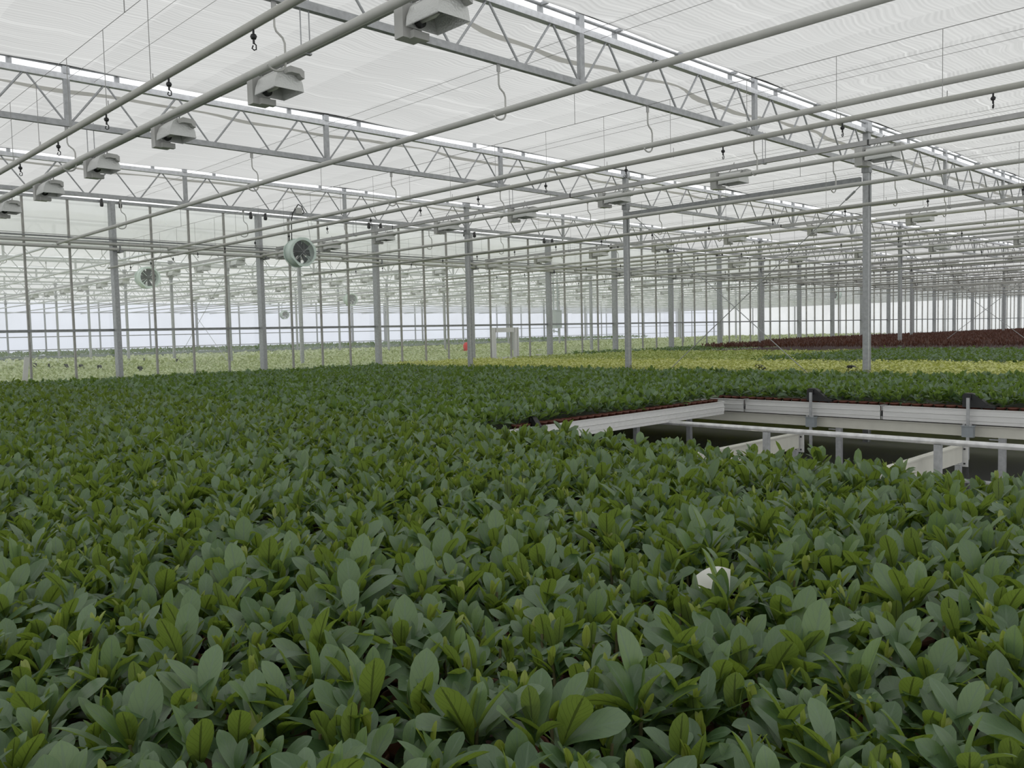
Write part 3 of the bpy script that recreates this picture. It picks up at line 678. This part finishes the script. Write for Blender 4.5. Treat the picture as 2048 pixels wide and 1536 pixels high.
def np_mesh(name, chunks, m):
    off = 0; Vs, Fs, Us, Ts = [], [], [], []
    for V, F, U, t in chunks:
        Vs.append(V); Fs.append(F+off); Us.append(U); Ts.append(t); off += len(V)
    V, F, U, t = np.concatenate(Vs), np.concatenate(Fs), np.concatenate(Us), np.concatenate(Ts)
    me = bpy.data.meshes.new(name); me.vertices.add(len(V)); me.vertices.foreach_set('co', V.astype(np.float32).ravel())
    me.loops.add(F.size); me.loops.foreach_set('vertex_index', F.astype(np.int32).ravel())
    me.polygons.add(len(F)); me.polygons.foreach_set('loop_start', np.arange(0, F.size, 4, dtype=np.int32))
    me.polygons.foreach_set('use_smooth', np.ones(len(F), bool))
    ul = me.uv_layers.new(name='UVMap'); ul.data.foreach_set('uv', U[F.ravel()].astype(np.float32).ravel())
    at = me.attributes.new('tint', 'FLOAT', 'POINT'); at.data.foreach_set('value', t.astype(np.float32))
    me.materials.append(M[m]); me.update(calc_edges=True); return me
def shrub_leaves(P, n, rows, sz=1., young=True, wide=1.):
    """P: (k,3) pot-top points; n leaves each"""
    k = len(P); j = np.tile(np.arange(n), k); pid = np.repeat(np.arange(k), n); u = j/(n-1)
    ph = rng.uniform(0, 6.28, k); az = ph[pid]+j*2.39996+rng.normal(0, .45, k*n)
    s = rng.uniform(.74, 1.16, k)[pid]*sz
    tilt, td = np.abs(rng.normal(0, .24, k)), rng.uniform(0, 6.28, k)
    a0 = np.radians(22+48*u**.8+rng.normal(0, 15, k*n))+tilt[pid]*np.cos(az-td[pid]); a0 = np.clip(a0, np.radians(2), np.radians(100))
    bend = rng.uniform(.1, .85, k*n); L = s*(.086+.036*np.sin(np.pi*np.clip(u*.9+.1, 0, 1)))*rng.uniform(.62, 1.25, k*n)
    W = L*rng.uniform(.33, .43, k*n)*wide
    lean = rng.normal(0, .012, (k, 2))
    base = P[pid]+np.stack([lean[pid, 0]*u, lean[pid, 1]*u, (.012+.075*u)*s], -1)
    sh = rng.normal(0, .017, (k, 2, 2))[pid, j % 2]          # two shoots per pot
    base[:, :2] += sh+rng.normal(0, .006, (k*n, 2))
    tint = rng.uniform(0.02, .98, k*n)
    ch = [leaves(base, az, a0, bend, L, W, rng.uniform(.05, .38, k*n), rng.normal(0, .5, k*n), rows, 'obovate', tint)]
    if young:
        m2 = 3; pid2 = np.repeat(np.arange(k), m2); kk = k*m2
        b2 = P[pid2]+np.stack([lean[pid2, 0], lean[pid2, 1], np.full(kk, .09*sz)], -1)
        yo = leaves(b2, rng.uniform(0, 6.28, kk), np.radians(rng.uniform(55, 88, kk)), rng.uniform(-.1, .4, kk), rng.uniform(.028, .058, kk)*sz, rng.uniform(.011, .02, kk)*sz, rng.uniform(.2, .6, kk), rng.normal(0, .2, kk), rows, 'lance', 1.+rng.uniform(.05, .9, kk))
        return ch, [yo]
    return ch, []
POTZ = RIM+.025
def grid(x0, x1, y0, y1, dx=.118, jit=.012):
    dy = dx*.87; ys_ = np.arange(y0, y1, dy); out_ = []
    for r, y in enumerate(ys_):
        xs_ = np.arange(x0+(dx/2 if r % 2 else 0), x1, dx); out_.append(np.stack([xs_, np.full(len(xs_), y)], 1))
    g = np.concatenate(out_); g += rng.normal(0, jit, g.shape); return g
def with_z(g, z=POTZ, sd=.012, roll=.014):
    w_ = np.sin(g[:, 0]*3.1+1.7*np.sin(g[:, 1]*1.3))*np.sin(g[:, 1]*2.7+1.3*np.sin(g[:, 0]*1.7))
    return np.concatenate([g, (z+rng.normal(0, sd, len(g))+roll*w_)[:, None]], 1)
XN = 4.27
A = grid(.12, XN, .42, 17.75)
B_ = grid(BX+.10, BXE-.02, BY+.08, 17.75)
Cc = grid(XF+.07, XFE-.1, .3, 17.7)
gapfill = grid(BXE, XF, 6.1, 17.7)
def proj_np(P):
    v = P-np.array([0, 0, H]); d = v@np.array(FW); return 1024+FPX*(v@np.array(RT))/d, 768-FPX*(v@np.array(UP))/d, d
PA = with_z(A); uA, vA, dA = proj_np(PA+np.array([0, 0, .10]))
vis = (dA > .2) & (uA > -20) & (uA < 2068) & (vA < 1545) & (vA > 600)
dist = np.linalg.norm(PA-np.array([0, 0, H]), axis=1)
order = np.where(vis)[0][np.argsort(dist[vis])][:300]
near = np.zeros(len(PA), bool); near[order] = True
# ---- individually built potted shrubs
potm = MB().lathe([(.036, -.095), (.048, -.012), (.052, -.012), (.052, 0), (.047, 0), (.046, -.012), (0, -.012)], (0, 0, 0), 'z', 14).mesh('pot', 'terra')
protos = []
for k in range(14):
    ch, yo = shrub_leaves(np.zeros((1, 3)), 18+k % 5, 9)
    st = MB().tube([(0, 0, -.012), (.004, .002, .05), (.0, .0, .10)], [.005, .004, .003], 6)
    t = empty('potted_shrub')
    for nm, me in (('pot', potm), ('foliage', np_mesh('foliage', ch, 'leaf')), ('young_leaves', np_mesh('young_leaves', yo, 'leaf')), ):
        o = bpy.data.objects.new(nm, me); COL.objects.link(o); o.parent = t; KIDS.setdefault(t.name, []).append(o)
        if nm == 'young_leaves': o['label'] = 'small yellow-green young leaves'
        if nm == 'pot': o['label'] = 'terracotta coloured plastic pot'
    part(t, 'stem', st, 'stem'); protos.append((t, []))
# rows counted from the bottom of the photo
ordv = sorted(order, key=lambda i: -vA[i]); bands = [ordv[i:i+15] for i in range(0, 300, 15)]
for bi, bd in enumerate(bands):
    for xi, i in enumerate(sorted(bd, key=lambda i: uA[i])):
        t, us_ = protos[int(rng.integers(0, 14))]
        o = made(t, us_, tuple(PA[i]), float(rng.uniform(0, 6.28))); s = float(rng.uniform(.92, 1.12)); o.scale = (s, s, s)
        tag(o, f'dark green potted shrub in near bed, {nth(bi+1)} row up from photo bottom, {nth(xi+1)} from left', 'potted plant', 'individual dark shrubs of the near bed')
for t, us_ in protos:
    if not us_:
        for c in KIDS[t.name]: bpy.data.objects.remove(c)
        bpy.data.objects.remove(t)
# ---- the rest of the dark bed as one mass
def dark_mass(P, m='leaf', sz=1., wide=1.):
    d = np.linalg.norm(P-np.array([0, 0, H]), axis=1); ch = []
    for lo, hi, n, rows, y in ((0, 3.2, 19, 9, True), (3.2, 6.5, 16, 5, True), (6.5, 11, 12, 4, True), (11, 99, 10, 4, False)):
        s = P[(d >= lo) & (d < hi)]
        if len(s):
            a, b2 = shrub_leaves(s, n, rows, sz*(1 if lo < 6 else 1.04), y, wide*(1 if lo < 6 else 1.12)); ch += a+b2
    return ch
restA = PA[~near]
restA = restA[(dist[~near] < 2.2) | (proj_np(restA)[0] > -300)]
ch = dark_mass(restA)
pm = MB()
o = bpy.data.objects.new('shrub_bed', np_mesh('shrub_bed', ch, 'leaf')); COL.objects.link(o); tag(o, 'dense mass of dark green shrubs filling near bed behind the front plants', 'plants', kind='stuff')
o = bpy.data.objects.new('shrub_bed', np_mesh('shrub_bed', dark_mass(np.concatenate([with_z(B_), with_z(gapfill)]), 'leaf', .92, 1.15), 'leaf_mid')); COL.objects.link(o); tag(o, 'mass of dark green shrubs on benches across the gap up to glass wall', 'plants', kind='stuff')
o = bpy.data.objects.new('shrub_bed', np_mesh('shrub_bed', dark_mass(with_z(Cc), 'leaf', .92, 1.15), 'leaf_mid')); COL.objects.link(o); tag(o, 'mass of dark green shrubs on benches right of the gap', 'plants', kind='stuff')
# pots that show along the bench edges
def edge_pots(xy, label0, group):
    for i, (x, y) in enumerate(xy):
        o = bpy.data.objects.new('plant_pot', potm); COL.objects.link(o); o.location = (x, y, POTZ); tag(o, label0.format(nth(i+1)), 'plant pot', group)
edge_pots([(XF+.075, 1.7+.112*i) for i in range(40)], 'terracotta pot along the bench rim right of gap, {} from the photo edge', 'pots along the right bench rim')
edge_pots([(BXE-.09-.112*i, BY+.075) for i in range(30)], 'terracotta pot along the far bench rim of the gap, {} from its corner', 'pots along the far bench rim')
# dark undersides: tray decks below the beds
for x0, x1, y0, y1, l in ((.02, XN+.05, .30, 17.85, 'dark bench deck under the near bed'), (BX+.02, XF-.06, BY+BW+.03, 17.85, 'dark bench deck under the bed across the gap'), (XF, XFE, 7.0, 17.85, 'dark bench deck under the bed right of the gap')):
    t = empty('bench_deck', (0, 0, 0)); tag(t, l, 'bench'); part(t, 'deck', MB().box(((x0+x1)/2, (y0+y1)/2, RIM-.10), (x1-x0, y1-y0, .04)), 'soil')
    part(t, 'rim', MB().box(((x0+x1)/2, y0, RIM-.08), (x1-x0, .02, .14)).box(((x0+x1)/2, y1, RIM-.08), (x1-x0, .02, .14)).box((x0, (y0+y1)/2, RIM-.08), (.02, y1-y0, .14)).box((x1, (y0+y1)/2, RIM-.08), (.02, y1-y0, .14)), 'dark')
# ---- other beds
def small_plants(g, zc, n, L0, m, rows=3, spread=.05, wide=.6, up=(10, 60), kind='lance', hgt=.06):
    P = with_z(g, zc, .01); k = len(P); pid = np.repeat(np.arange(k), n); kk = k*n
    base = P[pid]+np.stack([rng.normal(0, spread, kk), rng.normal(0, spread, kk), rng.uniform(-hgt, hgt*.4, kk)], -1)
    L = L0*rng.uniform(.7, 1.3, kk)
    return leaves(base, rng.uniform(0, 6.28, kk), np.radians(rng.uniform(*up, kk)), rng.uniform(0, .8, kk), L, L*wide*rng.uniform(.8, 1.2, kk), rng.uniform(0, .3, kk), rng.normal(0, .4, kk), rows, kind, rng.uniform(.02, .98, kk))
def bed(name, rects, zc, n, L0, m, label, dx=.16, deck=True, **kw):
    g = np.concatenate([grid(*r, dx=dx, jit=.03) for r in rects])
    u, v, d = proj_np(np.concatenate([g, np.full((len(g), 1), zc)], 1)); g = g[(d > 1) & (u > -150) & (u < 2250)]
    o = bpy.data.objects.new(name, np_mesh(name, [small_plants(g, zc, n, L0, m, **kw)], m)); COL.objects.link(o); tag(o, label, 'plants', kind='stuff')
    for r in rects:
        MB().box(((r[0]+r[1])/2, (r[2]+r[3])/2, zc-.17), (r[1]-r[0], r[3]-r[2], .06)).build('deck', M[m], o)
bed('yellow_bed', [(12.62, 15.98, 1.5, 17.6)], 1.07, 14, .055, 'leaf_yellow', 'bed of bright yellow-green bedding plants behind the dark shrubs', dx=.15, wide=.8, up=(0, 50))
bed('lime_bed', [(16.15, 22.6, 9.6, 16.9)], 1.07, 13, .06, 'leaf_lime', 'bed of lime yellow plants with green gaps before the glass wall', dx=.17, wide=.7, up=(0, 60))
bed('green_bed', [(16.1, 22.9, 1.5, 9.4)], 1.10, 13, .085, 'leaf_mid', 'bed of dark green plants between the yellow and maroon beds', dx=.19, wide=.6, up=(0, 60))
bed('green_strip_bed', [(22.8, 30.8, 15.5, 17.55), (19.2, 22.6, 17.0, 17.6)], 1.11, 12, .085, 'leaf_mid', 'strip of dark green plants along foot of the glass wall', dx=.2, wide=.6, up=(0, 60))
bed('maroon_bed', [(23.1, 31.0, 4.5, 15.3), (31.0, 46.0, 6.0, 17.5), (46, 70, 11., 17.5)], 1.20, 11, .12, 'leaf_maroon', 'broad bed of dark maroon upright foliage at the right', dx=.24, wide=.3, up=(55, 88), spread=.08)
bed('pale_bed', [(1.0, 40, 18.62, 27.5)], 1.03, 11, .08, 'leaf_pale', 'pale yellow-green bed just beyond the glass wall', dx=.24, wide=.7, up=(0, 60), spread=.08)
bed('pale_far_bed', [(4.0, 70, 28.0, 44.0)], 1.05, 7, .16, 'leaf_pale', 'pale green beds farther beyond the glass wall', dx=.5, wide=.7, up=(0, 60), spread=.15)
bed('green_far_bed', [(8.0, 60, 44.5, 57.0)], 1.25, 7, .2, 'leaf_mid', 'dark green hedge-like bed before the far end wall', dx=.6, wide=.6, up=(0, 70), spread=.2)

# ================================================================= SMALL THINGS
def ray_at(u, v, z):
    d = RT*((u-1024)/FPX)+UP*(-(v-768)/FPX)+FW; k = (z-H)/d.z; return Vector((d.x*k, d.y*k, z))
p = ray_at(1428, 1168, 1.098)
t = empty('plant_label', p, -.95); tag(t, 'white curled card label standing among the dark leaves', 'label')
vs = []; 
for i in range(7):
    a = -.5+i/6; vs += [(a*.075, .012*math.cos(a*3), -.012-.03*(a+.5)**2), (a*.075+.012*a, .025+.03*math.cos(a*3), .030+.018*a-.03*a*a)]
part(t, 'card', MB().add(vs, [(2*i, 2*i+2, 2*i+3, 2*i+1) for i in range(6)], True), 'white'); part(t, 'stick', MB().box((.015, .012, -.06), (.012, .003, .10)), 'white')
t = empty('marker_stake', (4.46, YW-.3, 0)); tag(t, 'white leaning stake at the foot of the glass wall far left', 'stake'); part(t, 'stake', MB().bar((-.02, 0, .9), (.06, 0, 1.53), .085, .03), 'white')
t = empty('red_canister', (24.2, 27.77, 0)); tag(t, 'red rounded canister beyond the glass beside the third truss column', 'canister'); part(t, 'body', MB().lathe([(0, 1.0), (.14, 1.0), (.16, 1.1), (.16, 1.32), (.10, 1.42), (0, 1.44)], (0, 0, 0), 'z', 14), 'red')
part(t, 'stand', MB().box((0, 0, .5), (.2, .2, 1.0)), 'dark')
t = empty('control_cabinet', (23.45, Y2, 0)); tag(t, 'grey-green control cabinet hung beyond the glass right of the door', 'cabinet')
part(t, 'case', MB().box((0, 0, .50+H), (.34, .25, .66)).box((0, -.01, .84+H), (.36, .28, .02)), 'cabinet'); part(t, 'pole', MB().tube([(-.14, 0, .83+H), (-.14, 0, ZB)], .03, 6).tube([(.08, 0, .83+H), (.08, 0, ZB)], .03, 6), 'cabinet')
part(t, 'valve_rack', MB().bar((-.2, 0, .08+H), (.18, 0, .02+H), .04, .04).bar((-.15, 0, .16+H), (-.15, 0, 0+H), .03, .03).bar((.1, 0, .16+H), (.1, 0, -.1+H), .03, .03), 'cabinet')
for i, (u, v) in enumerate(((1078, 699), (1077, 709))):
    q_ = ray_at(u, v, 1.14 if i else 1.16); t = empty('plant_tag', (q_.x, q_.y, 0)); tag(t, f'small white plate beyond the yellow bed, {("upper", "lower")[i]} one of two', 'tag'); part(t, 'plate', MB().box((0, 0, q_.z), (.15, .1, .03)), 'white'); part(t, 'stick', MB().box((0, 0, q_.z-.1), (.02, .02, .2)), 'white')

# ================================================================= LIGHT
w = bpy.data.worlds.new('overcast_sky'); SC.world = w; w.use_nodes = True; nt = w.node_tree; nt.nodes.clear()
bg = nt.nodes.new('ShaderNodeBackground'); ow = nt.nodes.new('ShaderNodeOutputWorld'); bg.inputs[0].default_value = (.97, .985, 1, 1); bg.inputs[1].default_value = 1.25
nt.links.new(bg.outputs[0], ow.inputs[0])
SC.view_settings.view_transform = 'Standard'; SC.view_settings.look = 'None'; SC.view_settings.exposure = 0; SC.view_settings.gamma = 1.07
SC.cycles.max_bounces = 8; SC.cycles.diffuse_bounces = 3; SC.cycles.glossy_bounces = 2; SC.cycles.transmission_bounces = 4; SC.cycles.transparent_max_bounces = 12
SC.cycles.caustics_reflective = False; SC.cycles.caustics_refractive = False
